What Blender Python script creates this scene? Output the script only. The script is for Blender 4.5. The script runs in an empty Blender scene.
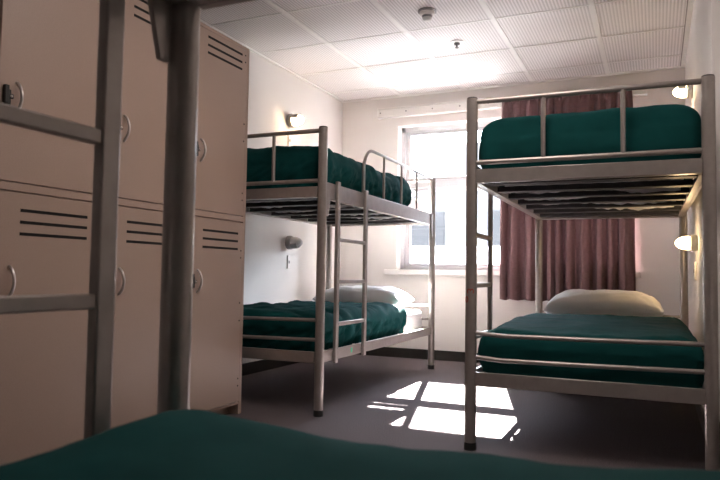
import bpy, bmesh, math, random
from mathutils import Vector, Matrix, noise
C = bpy.context.scene.collection
PI = math.pi

# ------------------------------------------------------------------ materials
def nodes_of(m):
    m.use_nodes = True
    nt = m.node_tree
    return nt, nt.nodes, nt.links, nt.nodes['Principled BSDF']

def mat(name, col, rough=.6, metal=0., noise_scale=None, noise_amt=.1, bump=0., bump_scale=200., sheen=0., spec=.5, detail=3.):
    m = bpy.data.materials.new(name)
    nt, N, L, b = nodes_of(m)
    b.inputs['Base Color'].default_value = (*col, 1)
    b.inputs['Roughness'].default_value = rough
    b.inputs['Metallic'].default_value = metal
    b.inputs['Specular IOR Level'].default_value = spec
    if sheen:
        b.inputs['Sheen Weight'].default_value = sheen
        b.inputs['Sheen Roughness'].default_value = .5
    tc = N.new('ShaderNodeTexCoord')
    if noise_scale:
        n = N.new('ShaderNodeTexNoise'); n.inputs['Scale'].default_value = noise_scale; n.inputs['Detail'].default_value = detail
        L.new(tc.outputs['Object'], n.inputs['Vector'])
        r = N.new('ShaderNodeValToRGB')
        lo = [c * (1 - noise_amt) for c in col]; hi = [min(1, c * (1 + noise_amt)) for c in col]
        r.color_ramp.elements[0].position = .3; r.color_ramp.elements[1].position = .7
        r.color_ramp.elements[0].color = (*lo, 1); r.color_ramp.elements[1].color = (*hi, 1)
        L.new(n.outputs['Fac'], r.inputs['Fac']); L.new(r.outputs['Color'], b.inputs['Base Color'])
    if bump:
        n2 = N.new('ShaderNodeTexNoise'); n2.inputs['Scale'].default_value = bump_scale; n2.inputs['Detail'].default_value = 4
        L.new(tc.outputs['Object'], n2.inputs['Vector'])
        bp = N.new('ShaderNodeBump'); bp.inputs['Strength'].default_value = bump; bp.inputs['Distance'].default_value = .01
        L.new(n2.outputs['Fac'], bp.inputs['Height']); L.new(bp.outputs['Normal'], b.inputs['Normal'])
    return m

M = {}
M['wall'] = mat('wall_paint', (.75, .72, .70), .7, noise_scale=2., noise_amt=.02, bump=.05, bump_scale=150)
M['carpet'] = mat('carpet', (.138, .115, .121), .95, noise_scale=160., noise_amt=.45, bump=.6, bump_scale=320, spec=.1, detail=6)
M['skirting'] = mat('skirting', (.016, .013, .012), .5, noise_scale=20, noise_amt=.1)
M['bar'] = mat('ceiling_bar', (.86, .84, .83), .5)
M['bar_dark'] = mat('ceiling_angle', (.30, .27, .26), .6)
M['metal'] = mat('silver_paint', (.34, .305, .285), .32, .58, noise_scale=25, noise_amt=.07)
M['metal_dark'] = mat('slat_paint', (.045, .043, .046), .5, .3, noise_scale=25, noise_amt=.1)
M['rubber'] = mat('rubber', (.012, .012, .012), .6)
M['locker'] = mat('locker_paint', (.36, .262, .215), .42, noise_scale=220., noise_amt=.06, bump=.08, bump_scale=260)
M['slot'] = mat('slot_black', (.006, .005, .005), .9)
M['latch'] = mat('latch_black', (.012, .012, .012), .45)
M['chrome'] = mat('handle_chrome', (.62, .58, .55), .28, .9)
M['duvet'] = mat('green_cotton', (.0055, .051, .050), .85, noise_scale=9., noise_amt=.12, bump=.12, bump_scale=420, spec=.06)
M['white_cloth'] = mat('white_cotton', (.88, .85, .85), .85, noise_scale=8, noise_amt=.03, bump=.08, bump_scale=300, spec=.2)
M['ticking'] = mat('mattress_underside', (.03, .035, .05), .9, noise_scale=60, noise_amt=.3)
M['curtain'] = mat('mauve_curtain', (.22, .130, .135), .85, noise_scale=40, noise_amt=.08, bump=.15, bump_scale=400, sheen=.1, spec=.2)
nt, N_, L_, b_ = nodes_of(M['curtain'])
tl = N_.new('ShaderNodeBsdfTranslucent'); tl.inputs['Color'].default_value = (.22, .15, .16, 1)
mx_ = N_.new('ShaderNodeMixShader'); mx_.inputs[0].default_value = .10
L_.new(b_.outputs[0], mx_.inputs[1]); L_.new(tl.outputs[0], mx_.inputs[2]); L_.new(mx_.outputs[0], N_['Material Output'].inputs['Surface'])
M['white_plastic'] = mat('white_plastic', (.78, .76, .74), .4)
M['grey_plastic'] = mat('grey_plastic', (.27, .26, .27), .4)
M['window_frame'] = mat('window_frame_grey', (.55, .55, .58), .4, .3)
M['sill'] = mat('sill_paint', (.8, .77, .75), .5)
M['dark_plastic'] = mat('dark_plastic', (.07, .06, .06), .5)
M['sticker'] = mat('green_sticker', (.05, .55, .28), .5)
M['red_paint'] = mat('red_paint', (.42, .05, .02), .6)
M['facade'] = mat('facade_render', (.0165, .0167, .0178), .9, noise_scale=.6, noise_amt=.12)
M['facade_glass'] = mat('facade_glass', (.0152, .0154, .0164), .8, spec=.02)

def emis(name, col, s, base=(.85, .82, .78)):
    m = mat(name, base, .35)
    b = m.node_tree.nodes['Principled BSDF']
    b.inputs['Emission Color'].default_value = (*col, 1); b.inputs['Emission Strength'].default_value = s
    return m
M['lamp_on'] = emis('lamp_glow', (1, .66, .32), 16.)
M['lamp_low'] = emis('lamp_glow_soft', (1, .68, .34), 14.)
M['fill_glow'] = emis('fill_panel', (1, .88, .81), 3.5)  # glow of the added fill panel overhead
M['dome'] = mat('dome_frosted', (.55, .54, .56), .25)

def glass():
    m = bpy.data.materials.new('window_glass'); m.use_nodes = True
    nt = m.node_tree; N = nt.nodes; L = nt.links; N.remove(N['Principled BSDF'])
    t = N.new('ShaderNodeBsdfTransparent'); g = N.new('ShaderNodeBsdfGlossy'); g.inputs['Roughness'].default_value = .02
    f = N.new('ShaderNodeFresnel'); f.inputs['IOR'].default_value = 1.35
    mx = N.new('ShaderNodeMixShader')
    L.new(f.outputs[0], mx.inputs[0]); L.new(t.outputs[0], mx.inputs[1]); L.new(g.outputs[0], mx.inputs[2])
    L.new(mx.outputs[0], N['Material Output'].inputs['Surface']); return m
M['glass'] = glass()
def film():
    m = bpy.data.materials.new('frosted_film'); m.use_nodes = True
    nt = m.node_tree; N = nt.nodes; L = nt.links; N.remove(N['Principled BSDF'])
    t = N.new('ShaderNodeBsdfTranslucent'); t.inputs['Color'].default_value = (.42, .44, .46, 1)
    d = N.new('ShaderNodeBsdfDiffuse'); d.inputs['Color'].default_value = (.8, .8, .8, 1)
    mx = N.new('ShaderNodeMixShader'); mx.inputs[0].default_value = .35
    L.new(t.outputs[0], mx.inputs[1]); L.new(d.outputs[0], mx.inputs[2]); L.new(mx.outputs[0], N['Material Output'].inputs['Surface']); return m
M['film'] = film()
def tile_mat():
    # perforated acoustic tile: rows of small holes, stronger along the room's depth
    m = bpy.data.materials.new('perforated_tile')
    nt, N, L, b = nodes_of(m)
    b.inputs['Roughness'].default_value = .8
    tc = N.new('ShaderNodeTexCoord'); mp = N.new('ShaderNodeMapping')
    mp.inputs['Scale'].default_value = (1 / .0215, 1 / .0165, 1)
    L.new(tc.outputs['Object'], mp.inputs['Vector'])
    fr = N.new('ShaderNodeVectorMath'); fr.operation = 'FRACTION'; L.new(mp.outputs['Vector'], fr.inputs[0])
    sb = N.new('ShaderNodeVectorMath'); sb.operation = 'SUBTRACT'; L.new(fr.outputs[0], sb.inputs[0]); sb.inputs[1].default_value = (.5, .5, 0)
    ml = N.new('ShaderNodeVectorMath'); ml.operation = 'MULTIPLY'; L.new(sb.outputs[0], ml.inputs[0]); ml.inputs[1].default_value = (1, .8, 0)
    ln = N.new('ShaderNodeVectorMath'); ln.operation = 'LENGTH'; L.new(ml.outputs[0], ln.inputs[0])
    r = N.new('ShaderNodeValToRGB'); r.color_ramp.elements[0].position = .22; r.color_ramp.elements[1].position = .36
    r.color_ramp.elements[0].color = (.56, .53, .535, 1); r.color_ramp.elements[1].color = (.86, .83, .835, 1)
    L.new(ln.outputs['Value'], r.inputs['Fac']); L.new(r.outputs['Color'], b.inputs['Base Color'])
    return m
M['tile'] = tile_mat()

# ------------------------------------------------------------------ mesh helpers
def box(bm, x0, x1, y0, y1, z0, z1):
    v = [bm.verts.new(p) for p in ((x0,y0,z0),(x1,y0,z0),(x1,y1,z0),(x0,y1,z0),(x0,y0,z1),(x1,y0,z1),(x1,y1,z1),(x0,y1,z1))]
    for f in ((0,3,2,1),(4,5,6,7),(0,1,5,4),(1,2,6,5),(2,3,7,6),(3,0,4,7)):
        bm.faces.new([v[i] for i in f])
    return v

def tube(bm, pts, r, seg=14, caps=True):
    """sweep a circle of radius r (number or list) along pts"""
    pts = [Vector(p) for p in pts]; n = len(pts)
    rs = r if isinstance(r, (list, tuple)) else [r] * n
    t0 = (pts[1] - pts[0]).normalized()
    a = Vector((0, 0, 1)) if abs(t0.z) < .9 else Vector((1, 0, 0))
    u = (a - t0 * a.dot(t0)).normalized()
    rings = []
    for i, p in enumerate(pts):
        t = (pts[min(i + 1, n - 1)] - pts[max(i - 1, 0)]).normalized()
        u = (u - t * u.dot(t)).normalized(); w = t.cross(u)
        rings.append([bm.verts.new(p + (u * math.cos(2*PI*k/seg) + w * math.sin(2*PI*k/seg)) * rs[i]) for k in range(seg)])
    for A, B in zip(rings, rings[1:]):
        for k in range(seg):
            bm.faces.new((A[k], A[(k+1) % seg], B[(k+1) % seg], B[k]))
    if caps:
        bm.faces.new(list(reversed(rings[0]))); bm.faces.new(rings[-1])

def lathe(bm, prof, origin, axis, seg=28):
    """prof: list of (distance along axis, radius)"""
    axis = Vector(axis).normalized(); o = Vector(origin)
    a = Vector((0, 0, 1)) if abs(axis.z) < .9 else Vector((1, 0, 0))
    u = (a - axis * a.dot(axis)).normalized(); w = axis.cross(u)
    rings = []
    for d, r in prof:
        rings.append([bm.verts.new(o + axis * d + (u * math.cos(2*PI*k/seg) + w * math.sin(2*PI*k/seg)) * max(r, 1e-4)) for k in range(seg)])
    for A, B in zip(rings, rings[1:]):
        for k in range(seg):
            bm.faces.new((A[k], A[(k+1) % seg], B[(k+1) % seg], B[k]))
    bm.faces.new(list(reversed(rings[0]))); bm.faces.new(rings[-1])

def obj(name, bm, m, parent=None, smooth=True, bevel=0., angle=40):
    bmesh.ops.recalc_face_normals(bm, faces=bm.faces)
    me = bpy.data.meshes.new(name); bm.to_mesh(me); bm.free()
    ms = m if isinstance(m, (list, tuple)) else [m]
    for k in ms: me.materials.append(k)
    o = bpy.data.objects.new(name, me); C.objects.link(o)
    if smooth:
        me.shade_smooth()
        me.set_sharp_from_angle(angle=math.radians(angle))
    if bevel:
        b = o.modifiers.new('bevel', 'BEVEL'); b.width = bevel; b.segments = 2; b.limit_method = 'ANGLE'; b.angle_limit = math.radians(50)
        b.harden_normals = False
    if parent: o.parent = parent
    return o

def tag(o, label, cat, group=None):
    o['label'] = label; o['category'] = cat
    if group: o['group'] = group
    return o

def thing(name, label, cat, loc=(0,0,0), rotz=0., group=None):
    o = bpy.data.objects.new(name, None); o.empty_display_size = .1; C.objects.link(o)
    o.location = loc; o.rotation_euler = (0, 0, rotz)
    return tag(o, label, cat, group)

def struct(name, bm, m, parent=None, **k):
    o = obj(name, bm, m, parent, **k)
    if not parent: o['kind'] = 'structure'
    return o

def B(*boxes):
    bm = bmesh.new()
    for b in boxes: box(bm, *b)
    return bm

def T(pts, r, seg=14):
    bm = bmesh.new(); tube(bm, pts, r, seg); return bm

# ------------------------------------------------------------------ the room
XL, XR, XN, YB, YN, ZC, YS = -2.932, .228, .47, 6.0, -1.6, 2.57, 3.19
WX0, WX1, WZ0, WZ1 = -2.325, -.22, .85, 2.275           # window opening

struct('floor', B((XL-.2, XN+.2, YN-.2, YB+.2, -.12, 0)), M['carpet'], smooth=False)
struct('ceiling', B((XL-.2, XN+.2, YN-.2, YB+.2, ZC, ZC+.1)), M['tile'], smooth=False)
struct('wall_left', B((XL-.15, XL, YN-.15, YB+.2, 0, ZC)), M['wall'], smooth=False)
struct('wall_near', B((XL, XN, YN-.15, YN, 0, ZC)), M['wall'], smooth=False)
struct('wall_right', B((XR, XN+.15, YS, YB+.2, 0, ZC), (XN, XN+.15, YN-.15, YS, 0, ZC)), M['wall'], smooth=False)
struct('wall_back', B((XL, WX0, YB, YB+.2, 0, ZC), (WX1, XR, YB, YB+.2, 0, ZC), (WX0, WX1, YB, YB+.2, 0, WZ0), (WX0, WX1, YB, YB+.2, WZ1, ZC)), M['wall'], smooth=False)
struct('baseboard_back', B((XL, XR, YB-.014, YB, 0, .092)), M['skirting'], bevel=.003)
struct('baseboard_left', B((XL, XL+.014, 3.2, YB-.014, 0, .092)), M['skirting'], bevel=.003)
struct('baseboard_right', B((XR-.014, XR, YS, YB-.014, 0, .092), (XR, XN, YS-.012, YS, 0, .2), (XN-.014, XN, YN, YS-.012, 0, .2)), M['skirting'], bevel=.003)
# ceiling grid
bars = []
gx = [-.37, -1.01, -1.65, -2.29]
gy = [4.405 + .637 * k for k in range(-9, 3)]
for x in gx: bars.append((x-.016, x+.016, YN, YB, ZC-.006, ZC+.001))
for y in gy: bars.append((XL, XN, y-.009, y+.009, ZC-.004, ZC+.001))
struct('trim_1', B(*bars), M['bar'], smooth=False)
struct('trim_2', B((XR-.03, XR, YS, YB, ZC-.014, ZC+.001), (XL, XR, YB-.03, YB, ZC-.014, ZC+.001), (XL, XL+.024, YN, YB, ZC-.01, ZC+.001)), M['bar'], smooth=False)
struct('trim_3', B((XR-.037, XR-.0305, YS, YB, ZC-.0042, ZC+.001), *[(XL, XN, y+.0092, y+.0125, ZC-.0022, ZC+.001) for y in gy]), M['bar_dark'], smooth=False)

# window
win = struct('window_1', B((WX0, WX0+.05, 6.10, 6.17, WZ0, WZ1), (WX1-.05, WX1, 6.10, 6.17, WZ0, WZ1), (WX0, WX1, 6.10, 6.17, WZ1-.055, WZ1), (WX0, WX1, 6.10, 6.17, WZ0, WZ0+.03)), M['window_frame'], bevel=.004)
win['label'] = 'grey framed sash window in the end wall behind the bunks'
ix0, ix1 = WX0+.05, WX1-.05
obj('transom', B((ix0, ix1, 6.08, 6.16, 1.655, 1.73)), M['window_frame'], win, bevel=.005)
def sash(z0, z1, y):
    w = .045
    s = obj('sash', B((ix0, ix0+w, y, y+.035, z0, z1), (ix1-w, ix1, y, y+.035, z0, z1), (ix0+w, ix1-w, y, y+.035, z0, z0+w*.7), (ix0+w, ix1-w, y, y+.035, z1-w*.7, z1)), M['window_frame'], win, bevel=.004)
    obj('window_pane', B((ix0+w, ix1-w, y+.014, y+.020, z0+w*.7, z1-w*.7)), M['glass'], s, smooth=False)
sash(1.73, WZ1-.055, 6.115); sash(WZ0+.03, 1.655, 6.125)
f = obj('frosted_film', B((ix0+.045, ix1-.045, 6.147, 6.150, WZ0+.06, 1.085)), M['film'], win, smooth=False)
f['label'] = 'white frosted film on the lower glass'
obj('window_sill', B((WX0-.11, WX1+.1, 5.955, 6.0, .80, .85), (WX0, WX1, 6.0, 6.10, .82, .85)), M['sill'], win, bevel=.006)
obj('reveal', B((WX0, WX0+.008, 6.0, 6.10, WZ0, WZ1), (WX1-.008, WX1, 6.0, 6.10, WZ0, WZ1), (WX0, WX1, 6.0, 6.10, WZ1-.008, WZ1)), M['sill'], win, smooth=False)

# building outside
bd = thing('building', 'pale building seen blurred and bright through the window', 'building', (0, 17, -6))
obj('facade', B((-16, 9, 0, 3, 0, 10.35)), M['facade'], bd, smooth=False)
for i in range(9):
    for j in range(2):
        x = -14 + i * 2.5; z = 4.0 + j * 3.0
        obj('facade_window', B((x, x+1.3, -.05, .02, z, z+1.5)), M['facade_glass'], bd, smooth=False)

# ------------------------------------------------------------------ lockers
LX = -2.161
def locker(y0, label, latches):
    w = .54; t = thing('locker', label, 'locker', (LX, y0, 0), 0, 'tall beige lockers along the wall')
    d = .755
    fw = .022
    bm = B((-d, -.02, .008, w-.002, .055, 2.105))                       # carcass
    for b in ((-.02, 0, .002, .03, .055, 2.105), (-.02, 0, w-.028, w-.002, .055, 2.105), (-.02, 0, .03, w-.028, 2.085, 2.105), (-.02, 0, .03, w-.028, 1.088, 1.118), (-.02, 0, .03, w-.028, .055, .068)):
        box(bm, *b)
    obj('body', bm, M['locker'], t, bevel=.002)
    obj('plinth', B((-d, -.06, .01, w-.03, 0, .055), (-.06, 0, w-.03, w-.002, 0, .055)), M['locker'], t)
    for k, (z0, z1, hz, sz) in enumerate(((1.121, 2.082, 1.432, (2.047, 2.003, 1.962)), (.071, 1.082, .752, (1.018, .974, .930)))):
        dr = obj('door', B((-.018, .004, .036, w-.033, z0, z1)), M['locker'], t, bevel=.003)
        obj('vent', B(*[(.0035, .0052, .145, .46, z-.006, z+.006) for z in sz]), M['slot'], dr, smooth=False)
        pts = [(.004 + .030 * math.sin(PI * i / 12) ** .7, .108, hz - .058 + .116 * i / 12) for i in range(13)]
        obj('handle', T(pts, .0062, 10), M['chrome'], dr)
        for zz in ([z1-.03, z1-.07] if k == 0 else [z1-.16, z1-.2]) + [(z0+z1)/2+.05, (z0+z1)/2-.05, z0+.09, z0+.13]:
            bm = bmesh.new(); lathe(bm, [(0, .005), (.0015, .004)], (.004, w-.048, zz), (1, 0, 0), 8)
            obj('rivet', bm, M['slot'], dr)
        if k in latches:
            la = obj('latch', B((.004, .016, .055, .078, hz-.036, hz+.022), (.004, .022, .05, .066, hz-.03, hz+.036), (.016, .021, .06, .085, hz-.012, hz+.006)), M['latch'], dr, bevel=.002)
            la['label'] = 'black hasp'
            bm = bmesh.new(); lathe(bm, [(0, .005), (.004, .004)], (.021, .075, hz-.003), (1, 0, 0), 10)
            obj('latch_pin', bm, M['chrome'], dr)
    return t
locker(2.63, 'tall beige two-door locker at the end of the row beside a bunk bed', (0, 1))
locker(2.09, 'beige two-door locker in the middle of the row, its doors vented', (0,))
locker(1.55, 'beige two-door locker behind the near bunk ladder, first of the row', (0,))

# ------------------------------------------------------------------ bunk beds
WB, LB = .495, 2.10
ZU, ZLO = 1.235, .295                                              # undersides of the two frames
def bunk(label, loc, rotz, lad_x, lad_y, guard, zu=ZU):
    """origin at the middle of the ladder end; y runs to the other end; lad_x = side of the ladder"""
    ZU = zu
    t = thing('bunk_bed', label, 'bunk bed', loc, rotz, 'silver metal bunk beds')
    mt = M['metal']
    for x in (-WB, WB):
        for y in (0, LB):
            p = obj('post', T([(x, y, .03), (x, y, 1.636)], .0265, 20), mt, t)
            bm = bmesh.new(); lathe(bm, [(0, .0262), (.006, .024), (.009, .016), (.0095, .001)], (x, y, 1.636), (0, 0, 1), 20)
            obj('post_cap', bm, M['dark_plastic'], p)
            bm = bmesh.new(); lathe(bm, [(0, .0285), (.022, .0285), (.034, .027)], (x, y, 0), (0, 0, 1), 20)
            obj('foot_cap', bm, M['rubber'], p)
    e = WB - .024
    for y, s in ((0, 1), (LB, -1)):
        obj('top_rail', T([(-e, y, 1.622), (e, y, 1.622)], .0125), mt, t)
        obj('end_rail', T([(-e, y, 1.332), (e, y, 1.332)], .012), mt, t)
        for x in (-.168, .168):
            obj('baluster', T([(x, y, 1.338), (x, y, 1.615)], .0105), mt, t)
        for z in (.535, .424):
            obj('end_rail', T([(-e, y, z), (-e+.12, y, z-.008), (0, y, z-.006), (e, y, z)], .0105), mt, t)
        for z in (ZU, ZLO):
            obj('end_frame', B((-e, e, y-.012*s-.008, y-.012*s+.012, z, z+.062), (-e, e, min(y, y+.03*s), max(y, y+.03*s), z+.001, z+.006)), mt, t, bevel=.002)
    for z in (ZU, ZLO):
        for s in (-1, 1):
            xo = s * (WB + .006); xi = s * (WB - .008); xf = s * (WB - .036)
            r = obj('side_rail', B((min(xo, xi), max(xo, xi), .026, LB-.026, z-.002, z+(.094 if z > 1 else .062)), (min(xi, xf), max(xi, xf), .026, LB-.026, z-.001, z+.004)), mt, t, bevel=.002)
            for yy, sy in ((.027, 1), (LB-.027, -1)) if z > 1 else ():
                bm = bmesh.new()
                za = z + .09
                prof = [(0, za), (.05, za), (.05, z - .01), (.024, z - .105), (0, z - .105)] if z > 1 else [(0, z+.06), (.045, z+.06), (.045, z-.005), (.02, z-.06), (0, z-.06)]
                fa = [bm.verts.new((s * (WB + .0065), yy + sy * a, b)) for a, b in prof]
                fb = [bm.verts.new((s * (WB + .0165), yy + sy * a, b)) for a, b in prof]
                bm.faces.new(fa); bm.faces.new(list(reversed(fb)))
                for i in range(5): bm.faces.new((fa[i], fa[(i+1) % 5], fb[(i+1) % 5], fb[i]))
                obj('bracket', bm, mt, r, bevel=.002)
        for k in range(7):
            y = .15 + k * .30
            obj('slat', B((-e+.01, e-.01, y-.036, y+.036, z+.008, z+.013), (-e+.01, e-.01, y-.036, y-.032, z+.013, z+.034), (-e+.01, e-.01, y+.032, y+.036, z+.013, z+.034)), M['metal_dark'], t)
    # ladder outside the side rail
    xa = lad_x * (WB + .009); xb = lad_x * (WB + .029)
    for yy in (lad_y, lad_y + .42):
        obj('ladder_stile', B((min(xa, xb), max(xa, xb), yy-.018, yy+.018, .278, 1.345)), mt, t, bevel=.003)
    for z in (.503, .753, 1.001):
        obj('ladder_rung', B((min(xa, xb)+.001, max(xa, xb)-.001, lad_y+.02, lad_y+.40, z-.0115, z+.0115)), mt, t, bevel=.003)
    if guard:
        gx_ = lad_x * (WB - .0)
        y0 = lad_y + .42; zt = 1.632; R = .15
        pts = [(gx_, y0, 1.331), (gx_, y0, zt - R)] + [(gx_, y0 + R * (1 - math.cos(a * PI / 16)), zt - R + R * math.sin(a * PI / 16)) for a in range(1, 9)] + [(gx_, LB - .026, zt)]
        g = obj('guard_rail', T(pts, .0105), mt, t)
        for k in range(1, 4):
            yy = y0 + .36 * k
            obj('guard_baluster', T([(gx_, yy, 1.331), (gx_, yy, zt-.006)], .0085, 12), mt, g)
    return t

RBX, RBY = -.295, 3.02
LBX, LBY = -2.232, 3.30
FBX, FBY = -.2565, .90
ROT = .012
rb = bunk('silver metal bunk bed standing in front of the mauve curtain', (RBX, RBY, 0), ROT, -1, .07, False)
lb = bunk('silver metal bunk bed with arched guard rail, standing beyond the lockers', (LBX, LBY, 0), ROT, 1, .17, True)
fb = bunk('nearest silver bunk bed, its dark ladder and post standing before the lockers', (FBX, FBY, 0), PI, 1, .148, False, 1.262)
# green sticker on the lower side rail of the bunk by the lockers; red figures on the post of the other
s = obj('sticker', B((WB+.0062, WB+.0072, .415, .437, .312, .342)), M['sticker'], lb, smooth=False); s['label'] = 'small green sticker'
def arc_pts(cx, cz, rx, rz, a0, a1, n=14):
    out = []
    for i in range(n + 1):
        a = math.radians(a0 + (a1 - a0) * i / n)
        out.append((cx + rx * math.cos(a), cz + rz * math.sin(a)))
    return out
def on_post(pp):
    return [(-WB + .0268 * math.sin(u / .0268), -.0268 * math.cos(u / .0268), z) for u, z in pp]
bm = bmesh.new()
tube(bm, on_post(arc_pts(-.004, .727, .0075, .011, 10, 230)), .0022, 6)
tube(bm, on_post(arc_pts(.010, .727, .0075, .011, -50, 170)), .0022, 6)
tube(bm, on_post(arc_pts(-.017, .690, .008, .013, 0, 360, 20)), .0022, 6)
s = obj('painted_number', bm, M['red_paint'], rb); s['label'] = 'small red 30 painted sideways on the post'

# ------------------------------------------------------------------ bedding
def put(o, root_loc, rotz):
    o.location = root_loc; o.rotation_euler = (0, 0, rotz)

def mattress(label, loc, rotz, z0):
    bm = B((-.43, .43, .078, LB-.04, z0, z0+.17))
    bm.normal_update()
    o = obj('mattress', bm, M['white_cloth'], bevel=.035); o.modifiers['bevel'].segments = 5
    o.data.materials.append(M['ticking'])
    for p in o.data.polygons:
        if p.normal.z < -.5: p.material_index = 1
    put(o, (*loc[:2], 0), rotz)
    # rucked edges of the sheet showing between the slats
    for k in range(6):
        bm = bmesh.new(); rnd = random.Random(k * 7 + int(z0 * 100))
        y = .104 + k * .30; n = 60; prev = None
        for i in range(n + 1):
            x = -.42 + .84 * i / n
            dz = .003 + .034 * (.5 + .5 * noise.noise(Vector((x * 22, k * 3.7, 2.)))) * max(0, min(1, .15 + 2.2 * noise.noise(Vector((x * 3.1 + k * 5, y * 7, z0 * 9)))))
            a = bm.verts.new((x, y, z0 + .003)); b = bm.verts.new((x, y + .006 * math.sin(i * .9), z0 - dz))
            if prev: bm.faces.new((prev[0], a, b, prev[1]))
            prev = (a, b)
        r = obj('sheet_edge', bm, M['white_cloth'], o)
    return tag(o, label, 'mattress', 'mattresses on the bunk beds')

def duvet(label, loc, rotz, y0, y1, ztop, zmat, zhem, seed, wr=.006, sidefold=.008, crest=.02, hw=.462, rr=.09, diag=0., extra=None):
    """closed cap: rounded-rectangle plan, domed top, skirt with folds"""
    W = hw; rc = .05; nseg = 420
    # boundary points
    per = []
    cx0, cx1, cy0, cy1 = -W + rc, W - rc, y0 + rc, y1 - rc
    sides = [((cx1, y0), (cx0, y0)), ]
    L1 = cx1 - cx0; L2 = cy1 - cy0; A = rc * PI / 2
    tot = 2 * L1 + 2 * L2 + 4 * A
    for i in range(nseg):
        s = tot * i / nseg
        if s < L1: p = (cx0 + s, y0); n = (0, -1)
        elif s < L1 + A:
            a = (s - L1) / rc - PI / 2; p = (cx1 + rc * math.cos(a), cy0 + rc * math.sin(a)); n = (math.cos(a), math.sin(a))
        elif s < L1 + A + L2: p = (W, cy0 + s - L1 - A); n = (1, 0)
        elif s < L1 + 2*A + L2:
            a = (s - L1 - A - L2) / rc; p = (cx1 + rc * math.cos(a), cy1 + rc * math.sin(a)); n = (math.cos(a), math.sin(a))
        elif s < 2*L1 + 2*A + L2: p = (cx1 - (s - L1 - 2*A - L2), y1); n = (0, 1)
        elif s < 2*L1 + 3*A + L2:
            a = (s - 2*L1 - 2*A - L2) / rc + PI / 2; p = (cx0 + rc * math.cos(a), cy1 + rc * math.sin(a)); n = (math.cos(a), math.sin(a))
        elif s < 2*L1 + 3*A + 2*L2: p = (-W, cy1 - (s - 2*L1 - 3*A - L2)); n = (-1, 0)
        else:
            a = (s - 2*L1 - 3*A - 2*L2) / rc + PI; p = (cx0 + rc * math.cos(a), cy0 + rc * math.sin(a)); n = (math.cos(a), math.sin(a))
        per.append((p, n, s))
    bm = bmesh.new(); rings = []
    sv = Vector((seed * 3.1, seed * 1.7, seed * .9))
    insets = [W * (1 - k / 16) ** 1 for k in range(0, 12)] + [W * .25 * (1 - k / 12) for k in range(1, 13)]
    insets = [0., .004, .010, .018, .028, .042, .06] + sorted(d for d in insets if d > .075)
    ytop0, ytop1 = y0 + W, y1 - W
    def fold(x, y, s, amt):
        v = Vector((x * 5, y * 5 + diag * x * 3, s * 1.3)) + sv
        return amt * (noise.noise(v) + .5 * noise.noise(v * 2.3) + .28 * noise.noise(v * 5.1))
    for d in insets:
        ring = []
        for (p, n, s) in per:
            q = (0., min(max(p[1], ytop0), ytop1))
            k = d / W
            x = p[0] + (q[0] - p[0]) * k; y = p[1] + (q[1] - p[1]) * k
            e = min(d, rr)
            rnd = rr - math.sqrt(max(0, rr * rr - (rr - e) ** 2))          # rounded shoulder
            head = max(0, n[1])
            z = ztop - rnd * (1 - .35 * head)
            z += crest * math.exp(-((y - y0 - .12) / .16) ** 2) * min(1, d / .12)
            if extra: z += extra(x, y) * min(1, d / .05 + .3)
            z += fold(x, y, 0, wr) * min(1, d / .03 + .4)
            if diag: z -= .011 * max(0, 1 - 5 * abs(noise.noise(Vector((x * 4 + y * 7, y * 5 - x * 2, seed * 2.))))) * min(1, d / .05)
            if diag:                                                         # long soft ridges running down to the side
                z += .5 * diag * sidefold * math.sin(23 * y + 9 * x + 5 * noise.noise(Vector((x * 3, y * 3, seed)))) * (.35 + .65 * min(1, max(0, (abs(x) - .1) / .3)))
            ring.append(bm.verts.new((x, y, z)))
        rings.append(ring)
    outer = rings[0]
    rings.reverse()
    nsk = 18
    for j in range(1, nsk + 1):
        ring = []; f_ = j / nsk
        for (p, n, s), v0 in zip(per, outer):
            head = max(0, n[1]); zb = zhem + (zmat + .012 - zhem) * (min(1, head * 1.6))
            zb += .008 * noise.noise(Vector((p[0] * 9, p[1] * 9, seed))) * (1 - head)
            zt = v0.co.z
            z = zt + (zb - zt) * f_
            bulge = .013 * math.sin(PI * min(1, f_ * 1.1)) - .012 * f_
            ph = 26 * s + 7 * noise.noise(Vector((s * 2.2, z * 6, seed + 4.)))  - diag * 14 * (z - zt)
            bulge += sidefold * math.sin(ph) * (.35 + .65 * f_) * (.5 + .5 * noise.noise(Vector((s * 1.7, 3., seed))) ) * (1 - head)
            bulge += fold(p[0], p[1], z * 4, wr * .8)
            if diag:
                q_ = Vector((s * 9 - (z - zt) * 16, s * 1.5 + (z - zt) * 4, seed * 2.))
                bulge -= .016 * max(0, 1 - 5 * abs(noise.noise(q_))) * (1 - head) * min(1, f_ * 3)
                q_ = Vector((s * 17 - (z - zt) * 9, (z - zt) * 5, seed * 5.))
                bulge -= .009 * max(0, 1 - 4 * abs(noise.noise(q_))) * (1 - head) * min(1, f_ * 3)
            bulge = min(bulge, .007) if not diag else min(bulge, .007 + .012 * (1 - f_))
            bulge = max(bulge, -.030)
            ring.append(bm.verts.new((p[0] + n[0] * bulge, p[1] + n[1] * bulge, z)))
        rings.append(ring)
    N_ = len(per)
    for Aa, Bb in zip(rings, rings[1:]):
        for k in range(N_):
            bm.faces.new((Aa[k], Bb[k], Bb[(k+1) % N_], Aa[(k+1) % N_]))
    bmesh.ops.remove_doubles(bm, verts=rings[0], dist=1e-5)
    o = obj('duvet', bm, M['duvet'], angle=180)
    put(o, (*loc[:2], 0), rotz)
    return tag(o, label, 'duvet', 'green duvets on the bunk beds')

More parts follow.
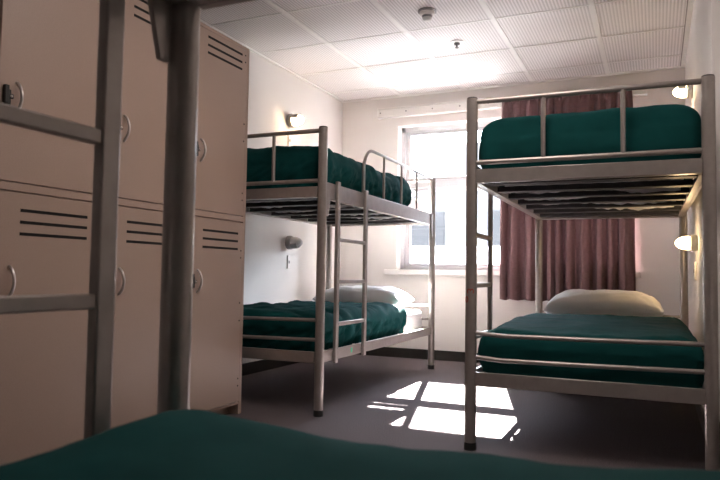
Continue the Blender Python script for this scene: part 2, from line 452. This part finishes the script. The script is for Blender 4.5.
def pillow(label, loc, rotz, w, d, h, seed, tilt=0.):
    bm = bmesh.new(); n = 44; top = []; bot = []
    for side, store in ((1, top), (-1, bot)):
        for i in range(n + 1):
            row = []
            for j in range(n + 1):
                u = -1 + 2 * i / n; v = -1 + 2 * j / n
                prof = (max(0, 1 - abs(u) ** 3.2) ** .42) * (max(0, 1 - abs(v) ** 2.8) ** .42)
                x = u * w / 2 * (1 - .07 * (1 - v * v) * abs(u) ** 3); y = v * d / 2 * (1 - .06 * (1 - u * u) * abs(v) ** 3)
                wrk = .016 * noise.noise(Vector((u * 2.4 + seed, v * 2.4, 1.))) - .013 * max(0, 1 - 5 * abs(noise.noise(Vector((u * 2.2 + v * 1.5, v * 2.4 - u, seed * 3.))))) + .006 * math.sin(9 * u + 5 * v + 3 * noise.noise(Vector((u * 2, v * 2, seed)))) * min(1, abs(u) + abs(v)) * .7
                z = (h * .62 * prof + wrk * prof) if side > 0 else -h * .38 * prof ** .8
                row.append((x, y, z))
            store.append(row)
    vt = [[bm.verts.new(p) for p in r] for r in top]
    vb = [[(vt[i][j] if i in (0, n) or j in (0, n) else bm.verts.new(bot[i][j])) for j in range(n + 1)] for i in range(n + 1)]
    for i in range(n):
        for j in range(n):
            bm.faces.new((vt[i][j], vt[i+1][j], vt[i+1][j+1], vt[i][j+1]))
            bm.faces.new((vb[i][j], vb[i][j+1], vb[i+1][j+1], vb[i+1][j]))
    o = obj('pillow', bm, M['white_cloth'], angle=180)
    o.location = loc; o.rotation_euler = (tilt, 0, rotz)
    return tag(o, label, 'pillow', 'white pillows on the bunk beds')

ZM_U, ZM_L = 1.272, .332
mattress('mattress under the green duvet on the top bunk before the curtain', (RBX, RBY), ROT, ZM_U)
mattress('mattress under the pillow and green duvet on the bottom bunk before the curtain', (RBX, RBY), ROT, ZM_L)
mattress('mattress on the top bunk beyond the lockers, behind the arched guard rail', (LBX, LBY), ROT, ZM_U)
mattress('white mattress on the bottom bunk beyond the lockers, in the sunlight', (LBX, LBY), ROT, ZM_L)
mattress('mattress under the blurred green duvet at the bottom edge of the photo', (FBX, FBY), PI, ZM_L)
duvet('smooth dark green duvet on the top bunk before the curtain', (RBX, RBY), ROT, .042, 1.62, 1.555, ZM_U+.17, 1.282, 1, hw=.477, wr=.007, sidefold=.004)
duvet('dark green duvet on the bottom bunk before the curtain, pillow behind it', (RBX, RBY), ROT, .042, 1.34, .574, ZM_L+.17, .345, 2, hw=.476, wr=.010, sidefold=.004, crest=0., extra=lambda x, y: -.030 * math.exp(-((y - .0) / .45) ** 2))
duvet('wrinkled green duvet on the top bunk behind the arched guard rail', (LBX, LBY), ROT, .042, 1.62, 1.56, ZM_U+.17, 1.282, 3, hw=.472, wr=.014, sidefold=.022, diag=1.0)
duvet('wrinkled teal green duvet on the sunlit bottom bunk beyond the lockers', (LBX, LBY), ROT, .042, 1.58, .575, ZM_L+.17, .345, 4, wr=.009, sidefold=.018, diag=1.0, crest=.0)
duvet('blurred green duvet across the bottom edge of the photo', (FBX, FBY), PI, .036, 1.7, .574, ZM_L+.17, .345, 5, wr=.006, sidefold=.004, crest=.008,
      extra=lambda x, y: (.020 * math.exp(-((x - .42) / .25) ** 2) + .024 * math.exp(-((x + .42) / .3) ** 2)) * math.exp(-((y - .1) / .4) ** 2))
pillow('plump white pillow on the bottom bunk before the curtain', (RBX-.02, RBY+1.60, ZM_L+.17+.085), .0, .72, .46, .22, 1)
pillow('white pillow on the sunlit bottom bunk, seen through the ladder', (LBX-.03, LBY+1.80, ZM_L+.17+.085), ROT+.05, .76, .44, .185, 2)
pillow('white pillow at the window end of the top bunk with the guard rail', (LBX-.02, LBY+1.85, ZM_U+.17+.058), ROT, .74, .40, .15, 3)

# ------------------------------------------------------------------ curtain and track
def curtain():
    t = thing('curtain', 'mauve pleated curtain hanging beside the window', 'curtain', (0, 5.9, 0))
    bm = bmesh.new(); nx = 420; zs = [.592, .62, .7, .9, 1.2, 1.5, 1.8, 2.05, 2.22, 2.30, 2.34, 2.37, 2.40, 2.42]
    x0, x1 = -1.275, -.175; rows = []
    nf = 11
    for z in zs:
        row = []
        top = max(0, min(1, (z - 2.25) / .12))
        for i in range(nx + 1):
            u = i / nx
            warp = u + .022 * math.sin(2 * PI * u * 2.3 + .6) + .25 * u * u * (1 - u) 
            ph = 2 * PI * nf * warp
            aa = ph + .6 * math.sin(z * 1.1 + u * 11)
            body = .040 * (1 - 2 * abs(math.sin(aa / 2)) ** 1.5) + .012 * math.sin(ph * .5 + 1 + z)
            pinch = .020 * (abs(math.sin(ph * .75 + .8)) ** .5 * 2 - 1)
            y = body * (1 - top) + pinch * top
            x = x0 + (x1 - x0) * u + .006 * math.sin(ph * 2) * (1 - top)
            x += .012 * (1 - (z - .6) / 1.85) * (u - .5) * 2
            row.append(bm.verts.new((x, y, z + (.006 * math.sin(ph) if z < .6 else 0))))
        rows.append(row)
    for a, b in zip(rows, rows[1:]):
        for i in range(nx): bm.faces.new((a[i], a[i+1], b[i+1], b[i]))
    c = obj('curtain_cloth', bm, M['curtain'], t, angle=180)
    sd = c.modifiers.new('solid', 'SOLIDIFY'); sd.thickness = .003
    # heading tape
    return t
curtain()
tr = thing('curtain_track', 'white curtain track fixed along the wall above the window', 'curtain rail', (0, 5.965, 2.40))
obj('track_rail', B((-2.515, -.06, -.016, .034, -.05, .046), (-2.515, -.06, -.03, -.016, .03, .046), (-2.515, -.06, -.03, -.016, -.05, -.036)), M['white_plastic'], tr, bevel=.003)
obj('track_end', B((-2.525, -2.513, -.032, .034, -.052, .048)), M['white_plastic'], tr, bevel=.002)
bm = bmesh.new()
for k in range(9): lathe(bm, [(0, .008), (.002, .007)], (-2.49 + k * .27, -.0165, 0), (0, -1, 0), 10)
obj('screw', bm, M['grey_plastic'], tr)

# ------------------------------------------------------------------ wall lamps, switches, ceiling fittings
def wall_lamp(label, loc, s, glow, k=1., hs=1):
    """s = +1 sticks out towards +x"""
    t = thing('wall_lamp', label, 'wall lamp', loc, 0, 'small domed wall lamps over the beds')
    t.scale = (k, k, k)
    bm = bmesh.new(); lathe(bm, [(0, .052), (.006, .06), (.035, .06), (.045, .052), (.05, .04)], (0, 0, 0), (s, 0, 0))
    obj('lamp_base', bm, M['grey_plastic'] if s > 0 else M['white_plastic'], t)
    bm = bmesh.new(); lathe(bm, [(.046, .047)] + [(.06 + .085 * math.sin(a * PI / 20), .049 * math.cos(a * PI / 20)) for a in range(0, 10)] + [(.145, .004)], (0, 0, 0), (s, 0, 0))
    obj('lamp_dome', bm, glow, t)
    if not hs: return t
    # hood over one half
    bm = bmesh.new(); rows = []
    for a in range(0, 9):
        d = .048 + .06 * a / 8; r = .0535 * math.sqrt(max(.05, 1 - (max(0, d - .06) / .11) ** 2))
        rows.append([bm.verts.new((s * d, r * math.cos(b), hs * r * math.sin(b))) for b in [PI * (.06 + .88 * q / 16) for q in range(17)]])
    for A_, B_ in zip(rows, rows[1:]):
        for q in range(16): bm.faces.new((A_[q], A_[q+1], B_[q+1], B_[q]))
    h = obj('lamp_hood', bm, M['grey_plastic'] if s > 0 else M['white_plastic'], t, angle=180)
    sd = h.modifiers.new('solid', 'SOLIDIFY'); sd.thickness = .003
    return t
wall_lamp('glowing wall lamp above the top bunk beyond the lockers', (XL, 4.93, 2.135), 1, M['lamp_on'])
wall_lamp('unlit grey wall lamp above the bottom bunk beyond the lockers', (XL, 4.95, 1.065), 1, M['dome'], 1., -1)
wall_lamp('glowing wall lamp above the top bunk before the curtain', (XR, 4.8, 2.045), -1, M['lamp_on'], .82)
wall_lamp('dim wall lamp above the bottom bunk before the curtain', (XR, 4.47, 1.02), -1, M['lamp_low'], .84, 0)
def switch(label, loc, s):
    t = thing('light_switch', label, 'light switch', loc, 0, 'slim light switches under the wall lamps')
    obj('switch_plate', B((min(0, s*.012), max(0, s*.012), -.021, .021, -.058, .058)), M['white_plastic'], t, bevel=.003)
    obj('switch_button', B((min(s*.011, s*.016), max(s*.011, s*.016), -.007, .007, -.012, .012)), M['grey_plastic'], t, bevel=.001)
switch('slim light switch under the unlit grey wall lamp', (XL, 4.96, .895), 1)
switch('slim light switch under the glowing lamp above the bunk beyond the lockers', (XL, 4.93, 1.96), 1)
switch('slim light switch under the dim wall lamp on the curtain side', (XR, 4.6, .85), -1)

t = thing('smoke_detector', 'round white smoke detector on the ceiling tiles', 'smoke detector', (-1.387, 4.10, ZC))
bm = bmesh.new(); lathe(bm, [(0, .062), (-.012, .062), (-.014, .056)], (0, 0, 0), (0, 0, 1)); obj('detector_ring', bm, M['grey_plastic'], t)
bm = bmesh.new(); lathe(bm, [(-.013, .052), (-.03, .050), (-.036, .042), (-.037, .03)], (0, 0, 0), (0, 0, 1)); obj('detector_body', bm, M['white_plastic'], t)
bm = bmesh.new(); lathe(bm, [(-.036, .036), (-.05, .034), (-.051, .03)], (0, 0, 0), (0, 0, 1)); obj('detector_grille', bm, M['grey_plastic'], t)
bm = bmesh.new(); lathe(bm, [(-.05, .033), (-.062, .030), (-.07, .02), (-.072, .004)], (0, 0, 0), (0, 0, 1)); obj('detector_cap', bm, M['white_plastic'], t)
t = thing('sprinkler', 'small sprinkler head with a dark centre in the ceiling', 'sprinkler', (-1.367, 4.75, ZC))
bm = bmesh.new(); lathe(bm, [(0, .052), (-.006, .050), (-.009, .034)], (0, 0, 0), (0, 0, 1)); obj('escutcheon', bm, M['bar'], t)
bm = bmesh.new(); lathe(bm, [(-.007, .024), (-.02, .022), (-.024, .008), (-.042, .006), (-.043, .016), (-.046, .016)], (0, 0, 0), (0, 0, 1)); obj('sprinkler_head', bm, M['dark_plastic'], t)

t = thing('fill_light', 'unseen rectangular fill light added in the tiles over the near half of the room', 'fill light', (-.69, 2.177, ZC))  # fixture added out of view to brighten the lockers and near bunk
obj('fill_housing', B((-.318, -.29, -.633, .633, -.02, 0), (.29, .318, -.633, .633, -.02, 0), (-.29, .29, -.633, -.60, -.02, 0), (-.29, .29, .60, .633, -.02, 0)), M['bar'], t, bevel=.003)
obj('fill_panel', B((-.289, .289, -.599, .599, -.012, -.006)), M['fill_glow'], t, smooth=False)
# ------------------------------------------------------------------ light
w = bpy.data.worlds.new('sky'); bpy.context.scene.world = w; w.use_nodes = True
wn, wl = w.node_tree.nodes, w.node_tree.links
wt = wn.new('ShaderNodeTexCoord'); wx = wn.new('ShaderNodeSeparateXYZ'); wr_ = wn.new('ShaderNodeValToRGB')
wl.new(wt.outputs['Generated'], wx.inputs[0]); wl.new(wx.outputs['Z'], wr_.inputs['Fac'])
wr_.color_ramp.elements[0].position = 0.; wr_.color_ramp.elements[0].color = (1.2, 1.2, 1.22, 1)      # unseen sunlit street below the horizon, glow added to brighten the ceiling
wr_.color_ramp.elements[1].position = .02; wr_.color_ramp.elements[1].color = (.74, .86, 1.0, 1)
wl.new(wr_.outputs['Color'], w.node_tree.nodes['Background'].inputs[0])
bg = w.node_tree.nodes['Background']; bg.inputs[0].default_value = (.74, .86, 1.0, 1); bg.inputs[1].default_value = 12.5
sl = bpy.data.lights.new('sun', 'SUN'); sl.energy = 90; sl.angle = .009; sl.color = (1, .97, .92)
so = bpy.data.objects.new('sun', sl); C.objects.link(so)
d = Vector((.26, -1, -.765)).normalized()
so.rotation_euler = d.to_track_quat('-Z', 'Y').to_euler(); so.location = (-3, 14, 9)
pl = bpy.data.lights.new('window_portal', 'AREA'); pl.shape = 'RECTANGLE'; pl.size = WX1 - WX0; pl.size_y = WZ1 - WZ0; pl.cycles.is_portal = True
po = bpy.data.objects.new('window_portal', pl); C.objects.link(po)
po.location = ((WX0 + WX1) / 2, 6.22, (WZ0 + WZ1) / 2); po.rotation_euler = Vector((0, -1, 0)).to_track_quat('-Z', 'Z').to_euler()

# ------------------------------------------------------------------ camera
cd = bpy.data.cameras.new('camera'); co = bpy.data.objects.new('camera', cd); C.objects.link(co)
cd.sensor_width = 36; cd.lens = 655.47 / 720 * 36; cd.clip_start = .02; cd.clip_end = 200
ya, pi_, ro = .424989, .0519113, .0153163
fw = Vector((-math.sin(ya) * math.cos(pi_), math.cos(ya) * math.cos(pi_), math.sin(pi_)))
rt = Vector((math.cos(ya), math.sin(ya), 0)); up = rt.cross(fw)
r2 = rt * math.cos(ro) + up * math.sin(ro); u2 = -rt * math.sin(ro) + up * math.cos(ro)
co.matrix_world = Matrix(((r2.x, u2.x, -fw.x, 0), (r2.y, u2.y, -fw.y, 0), (r2.z, u2.z, -fw.z, .8), (0, 0, 0, 1)))
cd.dof.use_dof = True; cd.dof.focus_distance = 4.2; cd.dof.aperture_fstop = 6.3
sc = bpy.context.scene
sc.camera = co
sc.view_settings.view_transform = 'Standard'; sc.view_settings.look = 'None'; sc.view_settings.gamma = 1; sc.view_settings.use_curve_mapping = False
sc.view_settings.exposure = 1.68
sc.cycles.max_bounces = 14; sc.cycles.diffuse_bounces = 8; sc.cycles.glossy_bounces = 4; sc.cycles.transparent_max_bounces = 16
sc.cycles.sample_clamp_indirect = 12
